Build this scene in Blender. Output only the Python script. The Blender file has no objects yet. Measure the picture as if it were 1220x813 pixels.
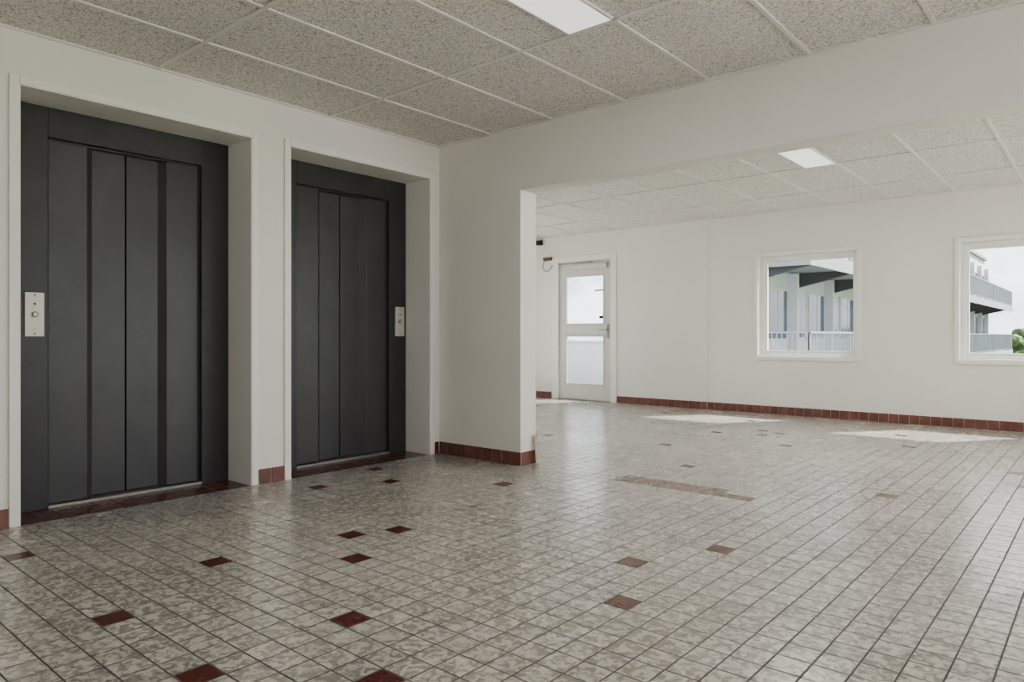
import bpy, bmesh, math, random
from mathutils import Vector, Matrix
random.seed(7)
S = bpy.context.scene
COL = S.collection

# ------------------------------------------------------------------ constants
XW = -4.37      # elevator wall face
YB = 4.17       # dividing wall front face
YBB = 4.36      # dividing wall back face
YF = 9.0        # far wall face
HC = 2.60       # front ceiling
HF = 2.57       # far ceiling
XR = 3.3        # right wall
YK = -2.6       # back wall
XL = -7.6       # far room left wall
P = 0.108       # tile pitch
TX0 = XW
TY0 = YB + 0.0

# ------------------------------------------------------------------ node helpers
def newmat(name):
    m = bpy.data.materials.new(name); m.use_nodes = True
    nt = m.node_tree; nt.nodes.clear()
    out = nt.nodes.new('ShaderNodeOutputMaterial')
    b = nt.nodes.new('ShaderNodeBsdfPrincipled')
    nt.links.new(b.outputs[0], out.inputs[0])
    return m, nt, b, out
def N(nt, t, **kw):
    n = nt.nodes.new(t)
    for k, v in kw.items(): setattr(n, k, v)
    return n
def link(nt, a, b): nt.links.new(a, b)
def coords(nt):
    return N(nt, 'ShaderNodeTexCoord').outputs['Object']
def noise(nt, vec, scale, detail=3, rough=0.5, dist=0.0):
    n = N(nt, 'ShaderNodeTexNoise')
    n.inputs['Scale'].default_value = scale; n.inputs['Detail'].default_value = detail
    n.inputs['Roughness'].default_value = rough; n.inputs['Distortion'].default_value = dist
    if vec is not None: link(nt, vec, n.inputs['Vector'])
    return n.outputs['Fac']
def ramp(nt, fac, stops, interp='LINEAR'):
    r = N(nt, 'ShaderNodeValToRGB'); r.color_ramp.interpolation = interp
    e = r.color_ramp.elements
    while len(e) < len(stops): e.new(0.5)
    for i, (p, c) in enumerate(stops):
        e[i].position = p
        e[i].color = (c, c, c, 1) if isinstance(c, (int, float)) else (c[0], c[1], c[2], 1)
    link(nt, fac, r.inputs[0]); return r.outputs[0]
def mix(nt, fac, a, b, mode='MIX'):
    m = N(nt, 'ShaderNodeMix', data_type='RGBA', blend_type=mode)
    for inp, v in ((m.inputs[0], fac), (m.inputs[6], a), (m.inputs[7], b)):
        if isinstance(v, bpy.types.NodeSocket): link(nt, v, inp)
        elif isinstance(v, (int, float)): inp.default_value = v
        else: inp.default_value = (v[0], v[1], v[2], 1)
    return m.outputs[2]
def M(nt, op, a, b=None, c=None):
    m = N(nt, 'ShaderNodeMath', operation=op)
    for i, v in enumerate((a, b, c)):
        if v is None: continue
        if isinstance(v, bpy.types.NodeSocket): link(nt, v, m.inputs[i])
        else: m.inputs[i].default_value = v
    return m.outputs[0]
def bump(nt, b, h, strength=0.3, dist=0.01):
    n = N(nt, 'ShaderNodeBump'); n.inputs['Strength'].default_value = strength
    n.inputs['Distance'].default_value = dist
    link(nt, h, n.inputs['Height']); link(nt, n.outputs[0], b.inputs['Normal'])

def mat_paint(name, col, rough=0.6, var=0.04, bs=0.12):
    m, nt, b, o = newmat(name); v = coords(nt)
    n1 = noise(nt, v, 1.3, 4, 0.6)
    d = tuple(max(0, c*(1-var*2)) for c in col)
    c = ramp(nt, n1, [(0.3, d), (0.65, col)])
    link(nt, c, b.inputs['Base Color']); b.inputs['Roughness'].default_value = rough
    bump(nt, b, noise(nt, v, 160, 3), bs, 0.002)
    return m
def mat_plain(name, col, rough=0.5, metal=0.0, var=0.1, scale=20):
    m, nt, b, o = newmat(name); v = coords(nt)
    c = ramp(nt, noise(nt, v, scale, 4, 0.6), [(0.3, tuple(x*(1-var) for x in col)), (0.7, tuple(min(1, x*(1+var)) for x in col))])
    link(nt, c, b.inputs['Base Color']); b.inputs['Roughness'].default_value = rough
    b.inputs['Metallic'].default_value = metal
    return m
def mat_emit(name, col, s):
    m, nt, b, o = newmat(name)
    b.inputs['Base Color'].default_value = (0.8, 0.8, 0.8, 1)
    b.inputs['Emission Color'].default_value = (*col, 1)
    b.inputs['Emission Strength'].default_value = s
    return m
def mat_glass(name, tint=(0.97, 0.98, 0.98)):
    m = bpy.data.materials.new(name); m.use_nodes = True
    nt = m.node_tree; nt.nodes.clear()
    out = nt.nodes.new('ShaderNodeOutputMaterial')
    t = N(nt, 'ShaderNodeBsdfTransparent'); t.inputs[0].default_value = (*tint, 1)
    g = N(nt, 'ShaderNodeBsdfGlossy'); g.inputs['Roughness'].default_value = 0.02
    mx = N(nt, 'ShaderNodeMixShader'); f = N(nt, 'ShaderNodeFresnel'); f.inputs[0].default_value = 1.4
    link(nt, M(nt, 'MULTIPLY', f.outputs[0], 0.6), mx.inputs[0]); link(nt, t.outputs[0], mx.inputs[1]); link(nt, g.outputs[0], mx.inputs[2])
    link(nt, mx.outputs[0], out.inputs[0]); return m

# floor tiles
def tile_nodes(name, kind):
    m, nt, b, o = newmat(name)
    v = coords(nt)
    sep = N(nt, 'ShaderNodeSeparateXYZ'); link(nt, v, sep.inputs[0])
    ux = M(nt, 'DIVIDE', M(nt, 'SUBTRACT', sep.outputs[0], TX0), P)
    uy = M(nt, 'DIVIDE', M(nt, 'SUBTRACT', sep.outputs[1], TY0), P)
    fx = M(nt, 'FRACT', M(nt, 'ADD', ux, 200.0)); fy = M(nt, 'FRACT', M(nt, 'ADD', uy, 200.0))
    cx = M(nt, 'FLOOR', M(nt, 'ADD', ux, 200.0)); cy = M(nt, 'FLOOR', M(nt, 'ADD', uy, 200.0))
    ex = M(nt, 'SUBTRACT', 0.5, M(nt, 'ABSOLUTE', M(nt, 'SUBTRACT', fx, 0.5)))
    ey = M(nt, 'SUBTRACT', 0.5, M(nt, 'ABSOLUTE', M(nt, 'SUBTRACT', fy, 0.5)))
    e = M(nt, 'MINIMUM', ex, ey)
    g = N(nt, 'ShaderNodeMapRange', interpolation_type='SMOOTHSTEP')
    g.inputs[1].default_value = 0.018; g.inputs[2].default_value = 0.040
    link(nt, e, g.inputs[0]); tilef = g.outputs[0]           # 0 in grout, 1 on tile
    cell = N(nt, 'ShaderNodeCombineXYZ'); link(nt, cx, cell.inputs[0]); link(nt, cy, cell.inputs[1])
    wn = N(nt, 'ShaderNodeTexWhiteNoise', noise_dimensions='3D'); link(nt, cell.outputs[0], wn.inputs['Vector'])
    rnd = wn.outputs['Value']
    off = N(nt, 'ShaderNodeVectorMath', operation='SCALE'); link(nt, wn.outputs['Color'], off.inputs[0]); off.inputs['Scale'].default_value = 20
    add = N(nt, 'ShaderNodeVectorMath', operation='ADD'); link(nt, v, add.inputs[0]); link(nt, off.outputs[0], add.inputs[1])
    pv = add.outputs[0]
    wear = noise(nt, v, 0.9, 4, 0.6)
    if kind == 'cream':
        camo = noise(nt, pv, 34, 3, 0.5, 0.8)
        c = ramp(nt, camo, [(0.41, (0.32, 0.30, 0.265)), (0.49, (0.45, 0.427, 0.38)), (0.57, (0.625, 0.598, 0.54))])
        br = ramp(nt, rnd, [(0.0, 0.82), (1.0, 1.0)])
        c = mix(nt, 1.0, c, br, 'MULTIPLY')
        dust = ramp(nt, wear, [(0.45, 0.0), (0.72, 0.55)])
        c = mix(nt, dust, c, (0.64, 0.615, 0.57))
    elif kind == 'red':
        c = ramp(nt, noise(nt, pv, 25, 4, 0.6), [(0.3, (0.085, 0.018, 0.015)), (0.7, (0.15, 0.037, 0.028))])
        c = mix(nt, ramp(nt, rnd, [(0, 0.0), (1, 0.3)]), c, (0.19, 0.08, 0.06))
    else:
        c = ramp(nt, noise(nt, pv, 18, 4, 0.6), [(0.3, (0.15, 0.085, 0.07)), (0.7, (0.27, 0.18, 0.15))])
    gcol = ramp(nt, noise(nt, v, 3, 3), [(0.35, (0.055, 0.05, 0.046)), (0.7, (0.10, 0.093, 0.085))])
    c = mix(nt, tilef, gcol, c)
    link(nt, c, b.inputs['Base Color'])
    r = ramp(nt, noise(nt, v, 2.2, 5, 0.65), [(0.3, 0.18), (0.7, 0.31)])
    r2 = mix(nt, tilef, (0.7, 0.7, 0.7), r)
    link(nt, r2, b.inputs['Roughness'])
    b.inputs['Specular IOR Level'].default_value = 1.0
    tilt = M(nt, 'ADD', M(nt, 'MULTIPLY', fx, M(nt, 'SUBTRACT', rnd, 0.5)), M(nt, 'MULTIPLY', fy, M(nt, 'SUBTRACT', wn.outputs['Value'], 0.4)))
    h = M(nt, 'ADD', M(nt, 'ADD', tilef, M(nt, 'MULTIPLY', noise(nt, pv, 12, 3), 0.3)), M(nt, 'MULTIPLY', tilt, 0.3))
    bump(nt, b, h, 0.4, 0.0018)
    return m
M_CREAM = tile_nodes('floor_tile_cream', 'cream')
M_RED = tile_nodes('floor_tile_red', 'red')
M_BROWN = tile_nodes('floor_tile_brown', 'brown')

M_WALL = mat_paint('wall_paint', (0.83, 0.81, 0.757), 0.5, 0.02)
M_TRIM = mat_paint('trim_paint', (0.87, 0.85, 0.80), 0.4, 0.01, 0.03)
M_PVC = mat_plain('window_frame_white', (0.86, 0.86, 0.84), 0.35, 0, 0.02)
M_GLASS = mat_glass('window_glass')
M_GLASS_T = mat_glass('window_glass_tinted', (0.86, 0.87, 0.88))
M_STEEL = mat_plain('lift_charcoal_paint', (0.052, 0.050, 0.053), 0.36, 0.0, 0.12, 6)
M_STEEL2 = mat_plain('lift_door_charcoal', (0.073, 0.070, 0.074), 0.32, 0.0, 0.10, 5)
M_BLACK = mat_plain('black_gap', (0.008, 0.008, 0.008), 0.7)
M_ALU = mat_plain('brushed_aluminium', (0.32, 0.31, 0.29), 0.45, 0.7, 0.1, 40)
M_PLATE = mat_plain('call_plate_metal', (0.60, 0.575, 0.52), 0.42, 0.35, 0.05, 30)
def mk_btile():
    m, nt, b, o = newmat('baseboard_tile_red'); v = coords(nt)
    c = ramp(nt, noise(nt, v, 9, 4, 0.6), [(0.3, (0.15, 0.062, 0.052)), (0.7, (0.25, 0.11, 0.092))])
    link(nt, c, b.inputs['Base Color']); b.inputs['Roughness'].default_value = 0.22
    return m
M_BTILE = mk_btile()
M_GROUT = mat_plain('grout', (0.44, 0.41, 0.38), 0.9)
M_TBAR = mat_plain('ceiling_tbar', (0.76, 0.75, 0.72), 0.5, 0, 0.03)
def mk_ceil():
    m, nt, b, o = newmat('ceiling_mineral_tile'); v = coords(nt)
    n1 = noise(nt, v, 70, 2, 0.6, 1.2)
    n2 = noise(nt, v, 140, 2, 0.5, 0.5)
    a = ramp(nt, n1, [(0.35, (0.42, 0.40, 0.375)), (0.46, (0.79, 0.77, 0.74)), (0.7, (0.90, 0.885, 0.855))])
    c = mix(nt, ramp(nt, n2, [(0.35, 0.92), (0.43, 0.0)]), a, (0.22, 0.20, 0.185))
    link(nt, c, b.inputs['Base Color']); b.inputs['Roughness'].default_value = 0.9
    bump(nt, b, n1, 0.3, 0.003)
    return m
M_CEIL = mk_ceil()
M_LAMP = mat_emit('lamp_diffuser', (1.0, 0.98, 0.95), 0.5)

# ------------------------------------------------------------------ mesh helpers
def finish(name, bm, mats, parent=None, bevel=0, smooth=False):
    me = bpy.data.meshes.new(name); bm.normal_update(); bm.to_mesh(me); bm.free()
    for m in mats: me.materials.append(m)
    ob = bpy.data.objects.new(name, me); COL.objects.link(ob)
    if parent: ob.parent = parent
    if bevel:
        md = ob.modifiers.new('bev', 'BEVEL'); md.width = bevel; md.segments = 2; md.limit_method = 'ANGLE'
    if smooth:
        for p in me.polygons: p.use_smooth = True
    return ob
def box(bm, x0, x1, y0, y1, z0, z1, mi=0):
    if x0 > x1: x0, x1 = x1, x0
    if y0 > y1: y0, y1 = y1, y0
    vs = [bm.verts.new((x, y, z)) for z in (z0, z1) for (x, y) in ((x0, y0), (x1, y0), (x1, y1), (x0, y1))]
    for f in ((3, 2, 1, 0), (4, 5, 6, 7), (0, 1, 5, 4), (1, 2, 6, 5), (2, 3, 7, 6), (3, 0, 4, 7)):
        fa = bm.faces.new([vs[i] for i in f]); fa.material_index = mi
def boxes(name, lst, mats, parent=None, bevel=0):
    bm = bmesh.new()
    for l in lst: box(bm, *l)
    return finish(name, bm, mats, parent, bevel)
def empty(name, loc=(0, 0, 0)):
    e = bpy.data.objects.new(name, None); COL.objects.link(e); e.empty_display_size = 0.1
    return e
def cyl(bm, c, r, h, axis='X', seg=24, mi=0, r2=None):
    rot = {'X': Matrix.Rotation(math.pi/2, 4, 'Y'), 'Y': Matrix.Rotation(math.pi/2, 4, 'X'), 'Z': Matrix.Identity(4)}[axis]
    res = bmesh.ops.create_cone(bm, cap_ends=True, segments=seg, radius1=r, radius2=r if r2 is None else r2, depth=h, matrix=Matrix.Translation(c) @ rot)
    for v in res['verts']:
        for f in v.link_faces: f.material_index = mi

def wall(name, axis, a0, a1, d0, d1, z0, z1, holes, mat):
    As = sorted(set([a0, a1] + [h[0] for h in holes] + [h[1] for h in holes]))
    Zs = sorted(set([z0, z1] + [h[2] for h in holes] + [h[3] for h in holes]))
    As = [a for a in As if a0 <= a <= a1]; Zs = [z for z in Zs if z0 <= z <= z1]
    def solid(i, j):
        if i < 0 or j < 0 or i >= len(As)-1 or j >= len(Zs)-1: return False
        ca = (As[i]+As[i+1])/2; cz = (Zs[j]+Zs[j+1])/2
        return not any(h[0] < ca < h[1] and h[2] < cz < h[3] for h in holes)
    bm = bmesh.new()
    def q(pts):
        vs = [bm.verts.new((a, d, z) if axis == 'X' else (d, a, z)) for (a, d, z) in pts]
        bm.faces.new(vs)
    for i in range(len(As)-1):
        for j in range(len(Zs)-1):
            if not solid(i, j): continue
            A, B, Z, W = As[i], As[i+1], Zs[j], Zs[j+1]
            q([(A, d0, Z), (B, d0, Z), (B, d0, W), (A, d0, W)])
            q([(A, d1, Z), (A, d1, W), (B, d1, W), (B, d1, Z)])
            if not solid(i-1, j): q([(A, d0, Z), (A, d0, W), (A, d1, W), (A, d1, Z)])
            if not solid(i+1, j): q([(B, d0, Z), (B, d1, Z), (B, d1, W), (B, d0, W)])
            if not solid(i, j-1): q([(A, d0, Z), (A, d1, Z), (B, d1, Z), (B, d0, Z)])
            if not solid(i, j+1): q([(A, d0, W), (B, d0, W), (B, d1, W), (A, d1, W)])
    bmesh.ops.remove_doubles(bm, verts=bm.verts, dist=1e-5)
    bmesh.ops.recalc_face_normals(bm, faces=bm.faces)
    return finish(name, bm, [mat])

# ------------------------------------------------------------------ floor
reds = [(-2.719,1.031),(-2.05,1.571),(-1.614,1.359),(-2.079,.936),(-3.052,1.476),(-2.951,2.148),(-2.836,2.366),
        (-2.62,1.921),(-3.77,3.174),(-3.991,2.738),(-3.091,3.608),(-1.612,2.689),(-1.387,2.25),(-1.388,3.134),(-3.734,.941),
        (-4.2,3.35),(-3.5,0.4),(-3.3,-0.4)]
redset = set((math.floor((x-TX0)/P), math.floor((y-TY0)/P)) for x, y in reds)
rr = random.Random(11)
for _ in range(45):
    x = rr.uniform(-7, 1.5); y = rr.uniform(4.7, 8.7)
    redset.add((math.floor((x-TX0)/P), math.floor((y-TY0)/P)))
for _ in range(25):
    x = rr.uniform(0.3, 4.5); y = rr.uniform(-2.8, 4.0)
    redset.add((math.floor((x-TX0)/P), math.floor((y-TY0)/P)))
bm = bmesh.new()
ix0, ix1 = math.floor((XL-0.2-TX0)/P), math.ceil((XR+0.2-TX0)/P)
iy0, iy1 = math.floor((YK-0.2-TY0)/P), math.ceil((YF+0.28-TY0)/P)
grid = {}
def gv(i, j):
    if (i, j) not in grid: grid[(i, j)] = bm.verts.new((TX0+i*P, TY0+j*P, 0))
    return grid[(i, j)]
for i in range(ix0, ix1):
    for j in range(iy0, iy1):
        f = bm.faces.new((gv(i, j), gv(i+1, j), gv(i+1, j+1), gv(i, j+1)))
        cx = TX0+(i+.5)*P; cy = TY0+(j+.5)*P
        mi = 0
        if (i, j) in redset: mi = 1
        if cx < XW and cy < YB: mi = 1
        if j == 0 and -2.68 < cx < -1.62: mi = 2
        if j == 1 and -2.68 < cx < -1.9: mi = 2
        f.material_index = mi
floor = finish('floor', bm, [M_CREAM, M_RED, M_BROWN])

# ------------------------------------------------------------------ walls
E = [dict(y0=1.138, y1=2.45, o0=1.36, o1=2.26, plate='L'), dict(y0=2.737, y1=4.06, o0=2.985, o1=3.875, plate='R')]
HT = 2.32
wall('wall_left', 'Y', YK-0.2, YB, XW, XW-0.5, 0, HC+0.2, [(e['y0'], e['y1'], -0.01, HT) for e in E], M_WALL)
wall('wall_divider', 'X', XL, XR, YB, YBB, 0, HC+0.2, [(-3.47, 3.0, -0.01, 2.12)], M_WALL)
WZ0, WZ1 = 0.735, 2.015
wins = [(-3.497+2.22*k, -2.31+2.22*k) for k in range(3)]
DX0, DX1, DH = -6.79, -5.67, 2.21
wall('wall_far', 'X', XL, XR, YF, YF+0.28, 0, HF+0.25, [(a, b, WZ0, WZ1) for a, b in wins] + [(DX0, DX1, -0.01, DH)], M_WALL)
lw_fill = [(4.8, 6.7), (6.8, 8.7)]  # openings added in the unseen left wall to light the far room
wall('wall_far_left', 'Y', YBB, YF, XL, XL-0.2, 0, HF+0.25, [(a, b, 0.2, 2.45) for a, b in lw_fill], M_WALL)
rw = [(-2.2, -0.7, 0.75, 2.3), (0.0, 1.6, 0.75, 2.3), (2.1, 3.9, 0.2, 2.45), (4.5, 6.6, 0.06, 2.5), (6.7, 8.85, 0.06, 2.5)]
wall('wall_right', 'Y', YK-0.2, YF+0.28, XR, XR+0.25, 0, HC+0.2, list(rw), M_WALL)
bw = [(-0.6, 1.1)]
wall('wall_back', 'X', XW, XR, YK, YK-0.2, 0, HC+0.2, [(a, b, 0.75, 2.3) for a, b in bw], M_WALL)
boxes('trim_pilaster', [(-4.36, -4.19, YF-0.012, YF, 0, HF, 0)], [M_WALL])

# ------------------------------------------------------------------ ceilings
def ceiling(name, x0, x1, y0, y1, z, gx, gy, px, py):
    bm = bmesh.new()
    box(bm, x0, x1, y0, y1, z+0.006, z+0.08, 0)
    k = math.ceil((x0-gx)/px)
    while gx+k*px < x1:
        X = gx+k*px; k += 1
        if X-x0 > 0.05: box(bm, X-0.011, X+0.011, y0, y1, z-0.002, z+0.006, 1)
    k = math.ceil((y0-gy)/py)
    while gy+k*py < y1:
        Y = gy+k*py; k += 1
        if Y-y0 > 0.05 and y1-Y > 0.05: box(bm, x0, x1, Y-0.011, Y+0.011, z-0.003, z+0.005, 1)
    for a in ((x0, x1, y0, y0+0.022), (x0, x1, y1-0.022, y1), (x0, x0+0.022, y0, y1), (x1-0.022, x1, y0, y1)):
        box(bm, *a, z-0.004, z+0.006, 1)
    return finish(name, bm, [M_CEIL, M_TBAR])
GX = -3.16
ceiling('ceiling', XW, XR, YK, YB, HC, GX, 3.06, 0.615, 1.22)
ceiling('ceiling_far_room', XL, XR, YBB, YF, HF, GX, 5.60, 0.615, 1.22)
def lamp(x0, x1, y0, y1, z, power):
    e = empty('ceiling_light_panel')
    boxes('frame', [(x0, x0+0.012, y0, y1, z-0.008, z+0.004, 0), (x1-0.012, x1, y0, y1, z-0.008, z+0.004, 0),
                    (x0, x1, y0, y0+0.012, z-0.008, z+0.004, 0), (x0, x1, y1-0.012, y1, z-0.008, z+0.004, 0)], [M_TBAR], e)
    boxes('diffuser', [(x0+0.012, x1-0.012, y0+0.012, y1-0.012, z-0.005, z+0.005, 0)], [M_LAMP], e)
    l = bpy.data.lights.new('lamp_tube', 'AREA'); l.shape = 'RECTANGLE'; l.size = x1-x0-0.03; l.size_y = y1-y0-0.03
    l.energy = power; l.color = (1, 0.97, 0.93)
    o = bpy.data.objects.new('lamp_tube', l); COL.objects.link(o); o.location = ((x0+x1)/2, (y0+y1)/2, z-0.012); o.parent = e
lx0, lx1 = -2.20, -1.918
for (y0, y1) in ((1.852, 3.048), (-1.81, -0.61)):
    lamp(lx0, lx1, y0, y1, HC, 6); lamp(lx0+3.69, lx1+3.69, y0, y1, HC, 6)  # only the first panel is in view; the others are added fill light
for dx in (0, 3.69):
    lamp(lx0+dx, lx1+dx, 5.612, 6.808, HF, 16)  # the shifted panel is out of view, added as fill light

# ------------------------------------------------------------------ elevators
def elevator(e):
    r = empty('elevator')
    y0, y1, o0, o1 = e['y0'], e['y1'], e['o0'], e['o1']
    xf, xb = -4.67, -4.80; OH = 2.145
    boxes('steel_frame', [(xf, xb, y0, o0, 0, HT, 0), (xf, xb, o1, y1, 0, HT, 0), (xf, xb, o0, o1, OH, HT, 0)], [M_STEEL], r, 0.003)
    t = 0.012
    boxes('frame_rebate', [(xf-0.03, xb, o0, o0+t, 0.0, OH, 0), (xf-0.03, xb, o1-t, o1, 0.0, OH, 0), (xf-0.03, xb, o0+t, o1-t, OH-t, OH, 0)], [M_STEEL], r, 0.002)
    w = (o1-o0)/4
    def leaf(name, ys):
        bm = bmesh.new(); zb, zt = 0.022, OH-0.004
        back = -4.83
        loop = [(x, y) for x, y in ys] + [(back, ys[-1][1]), (back, ys[0][1])]
        vb = [bm.verts.new((x, y, zb)) for x, y in loop]; vt = [bm.verts.new((x, y, zt)) for x, y in loop]
        n = len(loop)
        for i in range(n): bm.faces.new((vb[i], vb[(i+1) % n], vt[(i+1) % n], vt[i]))
        bm.faces.new(vb[::-1]); bm.faces.new(vt)
        bmesh.ops.recalc_face_normals(bm, faces=bm.faces)
        finish(name, bm, [M_STEEL2], r, 0.0025)
    po, pi = -4.705, -4.75
    m = (o0+o1)/2
    leaf('door_leaf_near', [(po, o0+t), (po, o0+w-0.010), (pi, o0+w+0.030), (pi, m-0.004)])
    leaf('door_leaf_far', [(pi, m+0.004), (pi, m+w-0.030), (po, m+w+0.010), (po, o1-t)])
    boxes('shaft_backing', [(-4.835, -4.86, y0, y1, 0, HT, 0)], [M_BLACK], r)
    boxes('door_sill', [(xf+0.003, -4.80, o0, o1, 0, 0.018, 0)], [M_ALU], r, 0.002)
    if e['plate'] == 'L': c0, c1 = 1.243, 1.338
    else: c0, c1 = 3.935, 4.032
    bm = bmesh.new(); box(bm, xf, xf+0.012, c0, c1, 0.995, 1.245, 0)
    finish('call_plate', bm, [M_PLATE], r, 0.002)
    bm = bmesh.new(); yc = (c0+c1)/2
    cyl(bm, (xf+0.014, yc, 1.12), 0.021, 0.008, 'X', 28, 0); cyl(bm, (xf+0.018, yc, 1.12), 0.016, 0.008, 'X', 28, 1); cyl(bm, (xf+0.021, yc, 1.12), 0.012, 0.008, 'X', 28, 0)
    for zz in (1.01, 1.23): cyl(bm, (xf+0.012, yc, zz), 0.004, 0.004, 'X', 12, 1)
    cyl(bm, (xf+0.013, yc, 1.18), 0.006, 0.004, 'X', 12, 1)
    finish('call_button', bm, [M_PLATE, M_BLACK], r)
for e in E: elevator(e)
ci = 1
for e in E:
    a, b = e['y0'], e['y1']; wv = 0.045
    lf = XW; ft = XW+0.016
    boxes('trim_%d' % ci, [(lf, ft, a-wv, a, 0.0, HT+wv, 0), (lf, ft, b, b+wv, 0.0, HT+wv, 0), (lf, ft, a, b, HT, HT+wv, 0)], [M_TRIM], None, 0.004)
    ci += 1
for e in E:
    a, b = e['y0'], e['y1']
    boxes('trim_%d' % ci, [(XW-0.295, XW+0.012, b-0.006, b, 0, HT, 0), (XW-0.295, XW+0.012, a, a+0.006, 0, HT, 0), (XW-0.295, XW+0.012, a, b, HT-0.006, HT, 0)], [M_TRIM], None, 0.001)
    ci += 1

# ------------------------------------------------------------------ baseboards
def baseboard(name, axis, a0, a1, d, sgn):
    bm = bmesh.new(); n = max(1, round((a1-a0)/0.105)); s = (a1-a0)/n; h = 0.10
    def put(u0, u1, t0, t1, z0, z1, mi):
        if axis == 'X': box(bm, u0, u1, d+sgn*t0, d+sgn*t1, z0, z1, mi)
        else: box(bm, d+sgn*t0, d+sgn*t1, u0, u1, z0, z1, mi)
    put(a0, a1, 0, 0.007, 0, h-0.002, 1)
    for i in range(n): put(a0+i*s+0.003, a0+(i+1)*s-0.003, 0, 0.012, 0.002, h, 0)
    return finish(name, bm, [M_BTILE, M_GROUT], None, 0.002)
baseboard('baseboard_divider', 'X', XW+0.012, -3.47+0.012, YB, -1)
baseboard('baseboard_divider_jamb', 'Y', YB, YBB, -3.47, 1)
baseboard('baseboard_divider_back', 'X', XL+0.012, -3.47+0.012, YBB, 1)
baseboard('baseboard_left', 'Y', YK, 1.138-0.046, XW, 1)
baseboard('baseboard_left_pier', 'Y', 2.45+0.046, 2.737-0.046, XW, 1)
baseboard('baseboard_left_corner', 'Y', 4.06+0.046, YB-0.012, XW, 1)
baseboard('baseboard_far_a', 'X', DX1+0.05, -4.362, YF, -1)
baseboard('baseboard_far_b', 'X', -4.36, -4.19, YF-0.012, -1)
baseboard('baseboard_far_c', 'X', -4.188, XR, YF, -1)
baseboard('baseboard_far_d', 'X', XL, DX0-0.05, YF, -1)

# ------------------------------------------------------------------ windows
def window_far(k, a, b):
    r = empty('window_%d' % k)
    z0, z1 = WZ0, WZ1; c = 0.046
    boxes('casing', [(a-c, a, YF-0.018, YF, z0-c, z1+c, 0), (b, b+c, YF-0.018, YF, z0-c, z1+c, 0),
                     (a, b, YF-0.018, YF, z1, z1+c, 0), (a, b, YF-0.022, YF, z0-c, z0, 0)], [M_TRIM], r, 0.004)
    y0, y1 = YF+0.10, YF+0.17; f = 0.05
    boxes('frame', [(a, a+f, y0, y1, z0, z1, 0), (b-f, b, y0, y1, z0, z1, 0), (a+f, b-f, y0, y1, z1-f, z1, 0), (a+f, b-f, y0, y1, z0, z0+f, 0)], [M_PVC], r, 0.004)
    g = 0.075
    boxes('glazing_bead', [(a+f, a+g, y0+0.02, y1-0.01, z0+f, z1-f, 0), (b-g, b-f, y0+0.02, y1-0.01, z0+f, z1-f, 0),
                           (a+g, b-g, y0+0.02, y1-0.01, z1-g, z1-f, 0), (a+g, b-g, y0+0.02, y1-0.01, z0+f, z0+g, 0)], [M_PVC], r, 0.002)
    boxes('glass_pane', [(a+g, b-g, y0+0.035, y0+0.041, z0+g, z1-g, 0)], [M_GLASS_T], r)
    boxes('sill', [(a, b, YF-0.0, y0, z0, z0+0.012, 0)], [M_TRIM], r, 0.003)
for k, (a, b) in enumerate(wins): window_far(k+1, a, b)
def window_big(k, axis, a, b, d, z0, z1):
    r = empty('window_%d' % k); f = 0.05
    L = [(a, a+f, z0, z1), (b-f, b, z0, z1), (a+f, b-f, z1-f, z1), (a+f, b-f, z0, z0+f)]
    mk = lambda A, B, Z, W, t: ((A, B, d-t, d+t, Z, W, 0) if axis == 'X' else (d-t, d+t, A, B, Z, W, 0))
    boxes('frame', [mk(*l, 0.04) for l in L], [M_PVC], r, 0.004)
    boxes('glass_pane', [mk(a+f, b-f, z0+f, z1-f, 0.003)], [M_GLASS], r)
k = 4
for a, b, z0, z1 in rw: window_big(k, 'Y', a, b, XR+0.12, z0, z1); k += 1
for a, b in bw: window_big(k, 'X', a, b, YK-0.1, 0.75, 2.3); k += 1
for a, b in lw_fill: window_big(k, 'Y', a, b, XL-0.1, 0.2, 2.45); k += 1  # glazing for the added left-wall openings

# ------------------------------------------------------------------ glazed door
d = empty('door_1')
fy0, fy1 = YF-0.015, YF+0.09
boxes('door_frame', [(DX0-0.03, DX0+0.09, fy0, fy1, 0, DH+0.03, 0), (DX1-0.06, DX1+0.04, fy0, fy1, 0, DH+0.03, 0), (DX0+0.09, DX1-0.06, fy0, fy1, DH-0.06, DH+0.03, 0)], [M_TRIM], d, 0.004)
lx, rx = DX0+0.095, DX1-0.065
ly0, ly1 = YF+0.015, YF+0.06
gl0, gl1 = lx+0.13, rx-0.12
M_DOOR = mat_plain('door_paint', (0.68, 0.66, 0.62), 0.4, 0, 0.03)
boxes('door_leaf', [(lx, gl0, ly0, ly1, 0.012, DH-0.066, 0), (gl1, rx, ly0, ly1, 0.012, DH-0.066, 0), (gl0, gl1, ly0, ly1, 0.012, 0.24, 0),
                    (gl0, gl1, ly0, ly1, 1.0, 1.17, 0), (gl0, gl1, ly0, ly1, 1.93, DH-0.066, 0)], [M_DOOR], d, 0.003)
bd = 0.018
L = []
for z0, z1 in ((0.24, 1.0), (1.17, 1.93)):
    L += [(gl0, gl0+bd, ly0-0.008, ly0+0.02, z0, z1, 0), (gl1-bd, gl1, ly0-0.008, ly0+0.02, z0, z1, 0), (gl0+bd, gl1-bd, ly0-0.008, ly0+0.02, z0, z0+bd, 0), (gl0+bd, gl1-bd, ly0-0.008, ly0+0.02, z1-bd, z1, 0)]
boxes('glazing_bead', L, [M_DOOR], d, 0.002)
boxes('glass_pane', [(gl0, gl1, YF+0.036, YF+0.042, 0.24, 1.0, 0), (gl0, gl1, YF+0.036, YF+0.042, 1.17, 1.93, 0)], [M_GLASS_T], d)
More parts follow.
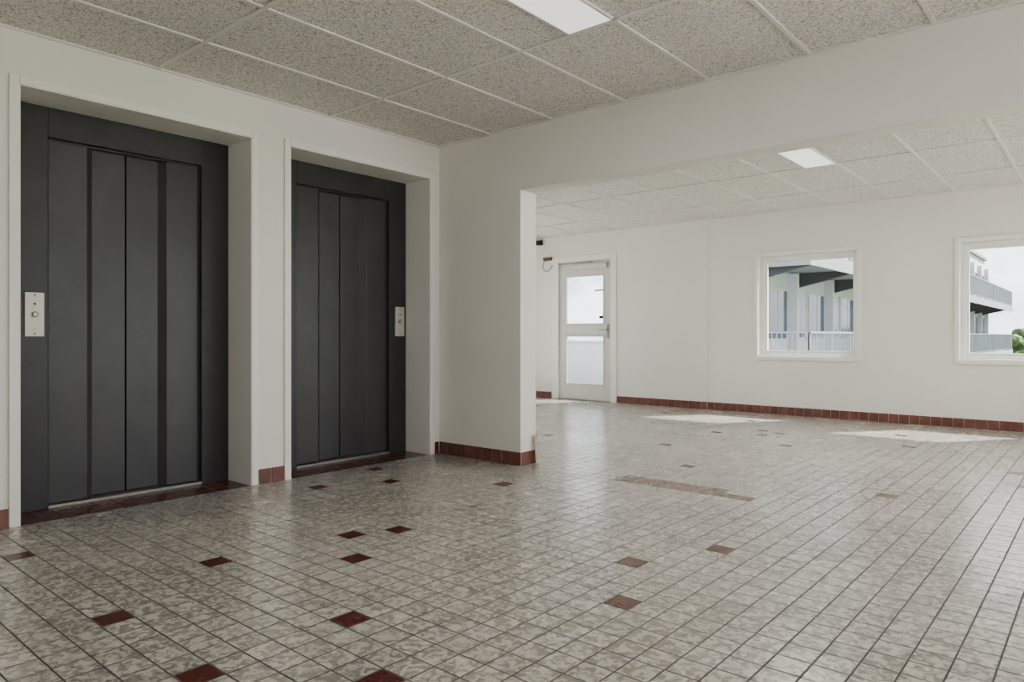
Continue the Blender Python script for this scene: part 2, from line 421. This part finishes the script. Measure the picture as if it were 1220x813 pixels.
boxes('door_closer', [(lx+0.30, rx-0.05, ly0-0.055, ly0-0.0, 2.02, 2.10, 0)], [M_PLATE], d, 0.006)
boxes('closer_arm', [(lx+0.02, rx-0.3, ly0-0.045, ly0-0.03, 2.115, 2.13, 0)], [M_ALU], d, 0.002)
boxes('notice_sticker', [(gl1-0.18, gl1-0.03, YF+0.030, YF+0.034, 1.68, 1.70, 0), (gl1-0.10, gl1-0.03, YF+0.030, YF+0.034, 1.26, 1.30, 0)], [M_BLACK], d)
bm = bmesh.new()
box(bm, rx-0.075, rx-0.035, ly0-0.008, ly0, 0.96, 1.18, 0)
cyl(bm, (rx-0.055, ly0-0.03, 1.09), 0.009, 0.05, 'Y', 14); cyl(bm, (rx-0.11, ly0-0.052, 1.09), 0.009, 0.13, 'X', 14)
finish('handle', bm, [M_ALU], d)
boxes('threshold', [(DX0+0.09, DX1-0.06, YF-0.01, YF+0.09, 0, 0.012, 0)], [M_ALU], d, 0.002)

M_DK = mat_plain('dark_plastic', (0.03, 0.028, 0.026), 0.5)
boxes('wall_sensor', [(-7.12, -7.02, YF-0.05, YF, 2.46, 2.54, 0), (-7.10, -7.04, YF-0.065, YF-0.05, 2.47, 2.51, 0)], [M_DK], None, 0.006)
M_BRN = mat_plain('brown_wood', (0.13, 0.07, 0.035), 0.5)
boxes('alarm_housing', [(-6.98, -6.83, YF-0.05, YF, 2.20, 2.25, 0)], [M_BRN], d, 0.006)
cu = bpy.data.curves.new('cable', 'CURVE'); cu.dimensions = '3D'; cu.bevel_depth = 0.005
sp = cu.splines.new('BEZIER'); pts = [(-6.96, YF-0.03, 2.22), (-6.97, YF-0.05, 2.08), (-6.90, YF-0.04, 2.03), (-6.80, YF-0.03, 2.12)]
sp.bezier_points.add(len(pts)-1)
for p_, q in zip(sp.bezier_points, pts): p_.co = q; p_.handle_left_type = p_.handle_right_type = 'AUTO'
co = bpy.data.objects.new('cable', cu); COL.objects.link(co); co.parent = d; cu.materials.append(M_DK)
bm = bmesh.new(); box(bm, -0.005, 0.005, -0.02, 0.02, 0, 0.22, 0)
st = finish('timber_offcut', bm, [mat_plain('pale_wood', (0.5, 0.44, 0.36), 0.6)], None, 0.002)
st.location = (-3.43, YBB-0.03, 0.002); st.rotation_euler = (0, math.radians(-5), 0)

# ------------------------------------------------------------------ outside
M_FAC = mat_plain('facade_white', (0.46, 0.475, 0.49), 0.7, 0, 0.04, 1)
M_CONC = mat_plain('gallery_concrete', (0.20, 0.21, 0.225), 0.8, 0, 0.1, 2)
M_DARK = mat_plain('dark_bracket', (0.035, 0.037, 0.041), 0.6)
M_FGL = mat_plain('facade_glass', (0.06, 0.08, 0.11), 0.1, 0, 0.15, 1)
M_RAIL = mat_plain('galvanised_rail', (0.22, 0.24, 0.26), 0.5, 0.3)
M_BOUNCE = mat_plain('pale_bounce_slab', (0.60, 0.58, 0.54), 0.8, 0, 0.06, 3)  # for the added slabs that bounce sunlight indoors
B = empty('apartment_building')
fx = -7.0; ex = -5.4; Ys, Ye = 17.0, 60.0
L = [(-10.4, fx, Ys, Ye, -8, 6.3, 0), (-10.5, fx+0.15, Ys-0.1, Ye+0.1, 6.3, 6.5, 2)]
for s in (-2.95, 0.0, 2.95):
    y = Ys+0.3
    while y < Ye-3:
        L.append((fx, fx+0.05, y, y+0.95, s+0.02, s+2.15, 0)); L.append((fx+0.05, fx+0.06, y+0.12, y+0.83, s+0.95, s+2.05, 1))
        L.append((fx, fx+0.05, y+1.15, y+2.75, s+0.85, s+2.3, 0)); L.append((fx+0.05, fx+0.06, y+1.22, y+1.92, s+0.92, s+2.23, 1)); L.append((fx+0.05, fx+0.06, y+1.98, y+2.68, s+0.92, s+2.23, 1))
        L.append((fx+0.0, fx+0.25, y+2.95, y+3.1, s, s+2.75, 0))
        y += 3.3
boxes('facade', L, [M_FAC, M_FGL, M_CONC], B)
L = []
for s in (-2.95, 0.0, 2.95):
    L.append((fx, ex, Ys, Ye, s-0.18, s, 0)); L.append((ex, ex+0.05, Ys-0.05, Ye, s-0.30, s+0.05, 0)); L.append((fx, ex, Ys-0.05, Ys, s-0.30, s+0.05, 0))
boxes('gallery_slabs', L, [M_CONC], B)
bm = bmesh.new()
for s in (-2.95, 0.0, 2.95):
    y = Ys+0.25
    while y < Ye:
        pts = [(fx, s-0.18), (ex-0.1, s-0.18), (ex-0.1, s-0.28), (fx, s-0.62)]
        va = [bm.verts.new((x, y, z)) for x, z in pts]; vb = [bm.verts.new((x, y+0.16, z)) for x, z in pts]
        bm.faces.new(va); bm.faces.new(vb[::-1])
        for i in range(4): bm.faces.new((va[i], vb[i], vb[(i+1) % 4], va[(i+1) % 4]))
        y += 3.3
bmesh.ops.recalc_face_normals(bm, faces=bm.faces)
finish('gallery_brackets', bm, [M_DARK], B)
L = []
for s in (0.0, 2.95):
    L.append((ex-0.03, ex+0.02, Ys, Ye, s+1.05, s+1.10, 0)); L.append((ex-0.02, ex+0.01, Ys, Ye, s+0.12, s+0.15, 0))
    L.append((fx, ex, Ys-0.02, Ys+0.02, s+1.05, s+1.10, 0)); L.append((fx, ex, Ys-0.02, Ys+0.01, s+0.12, s+0.15, 0))
    y = Ys
    while y < Ye: L.append((ex-0.014, ex+0.008, y, y+0.022, s+0.1, s+1.05, 0)); y += 0.12
    y = Ys
    while y < Ye: L.append((ex-0.03, ex+0.02, y, y+0.05, s, s+1.08, 0)); y += 1.65
    x = fx
    while x < ex: L.append((x, x+0.018, Ys-0.012, Ys+0.006, s+0.1, s+1.05, 0)); x += 0.12
boxes('gallery_railing', L, [M_RAIL], B)
T = empty('terrace')
boxes('deck', [(-9.5, -4.9, YF+0.30, 12.0, -0.2, -0.02, 0)], [M_CONC], T)
boxes('parapet', [(-9.5, -4.9, 12.0, 12.12, -0.2, 0.86, 0), (-9.55, -4.85, 11.97, 12.15, 0.86, 0.9, 0), (-5.0, -4.9, YF+0.30, 12.0, -0.2, 0.6, 0)], [M_FAC, M_CONC], T)
boxes('bounce_terrace', [(XR+0.27, XR+14, -14, YF+0.2, -0.35, -0.15, 0), (-9, XR+0.27, -14, YK-0.25, -0.35, -0.15, 0), (-18, XL-0.22, 3.5, YF+0.2, -0.35, -0.15, 0)], [M_BOUNCE])  # unseen terraces, added to bounce sunlight up through the windows
M_GRASS = mat_plain('grass', (0.10, 0.16, 0.05), 0.95, 0, 0.35, 0.2)
boxes('ground', [(-400, 400, YF+1.5, 800, -8.4, -8.0, 0)], [M_GRASS])
M_LEAF = mat_plain('foliage', (0.06, 0.10, 0.035), 0.8, 0, 0.5, 1.5)
M_BARK = mat_plain('bark', (0.09, 0.07, 0.05), 0.9)
def tree(x, y, top, rad):
    rt = random.Random(int(x*10+y)); bm = bmesh.new()
    g = -8.0
    cyl(bm, (x, y, g+(top-g)*0.3), 0.35, (top-g)*0.6, 'Z', 10, 1, 0.18)
    cz = top-rad*1.15
    for _ in range(70):
        a = rt.uniform(0, 6.28); u = rt.uniform(-1, 1); q = rt.uniform(0.45, 1)*rad
        s = math.sqrt(1-u*u)
        rr_ = rt.uniform(0.16, 0.30)*rad
        c = Vector((x+q*s*math.cos(a), y+q*s*math.sin(a), cz+q*u*1.05))
        res = bmesh.ops.create_icosphere(bm, subdivisions=2, radius=rr_, matrix=Matrix.Translation(c))
        for v in res['verts']: v.co += Vector((rt.uniform(-1, 1), rt.uniform(-1, 1), rt.uniform(-1, 1)))*rr_*0.22
    finish('tree', bm, [M_LEAF, M_BARK])
for (x, y, t, r_) in ((-5.2, 78, 1.9, 3.2), (-0.5, 84, 2.3, 3.6), (4, 76, 1.8, 3.2), (9, 82, 2.4, 3.8), (-9.5, 88, 1.0, 3.2),
                      (-44, 66, 0.6, 4.2), (-50, 68, 1.0, 4.4), (-56, 74, .9, 4.6), (-38, 64, .7, 4.0), (-62, 76, 1.1, 4.4), (-70, 80, 1, 4.5)):
    tree(x, y, t, r_)

# ------------------------------------------------------------------ world + sun
w = bpy.data.worlds.new('World'); S.world = w; w.use_nodes = True
nt = w.node_tree; nt.nodes.clear()
out = N(nt, 'ShaderNodeOutputWorld'); bg = N(nt, 'ShaderNodeBackground')
tc = N(nt, 'ShaderNodeTexCoord')
mp = N(nt, 'ShaderNodeMapping'); mp.inputs['Scale'].default_value = (1, 1, 2.6); link(nt, tc.outputs['Generated'], mp.inputs[0])
cl = noise(nt, mp.outputs[0], 4.5, 7, 0.6, 0.3)
c = ramp(nt, cl, [(0.38, (0.52, 0.58, 0.67)), (0.5, (0.82, 0.84, 0.87)), (0.62, (1, 0.98, 0.955))])
link(nt, c, bg.inputs[0]); bg.inputs[1].default_value = 2.6
link(nt, bg.outputs[0], out.inputs[0])
sl = bpy.data.lights.new('sun', 'SUN'); sl.energy = 20.0; sl.angle = math.radians(2.0); sl.color = (1, 0.96, 0.90)
so = bpy.data.objects.new('sun', sl); COL.objects.link(so)
dirv = Vector((-0.78, -1.12, -1.37)).normalized()
so.rotation_euler = dirv.to_track_quat('-Z', 'Y').to_euler()

S.view_settings.look = 'AgX - Medium High Contrast'
S.view_settings.exposure = 0.6

# ------------------------------------------------------------------ camera
cam = bpy.data.cameras.new('camera'); co = bpy.data.objects.new('camera', cam); COL.objects.link(co)
cam.sensor_width = 36; cam.lens = 36*841/1220; cam.shift_y = -6.5/1220; cam.clip_end = 2000
co.location = (0, 0, 1.0); co.rotation_euler = (math.radians(90), 0, math.radians(40.45))
S.camera = co
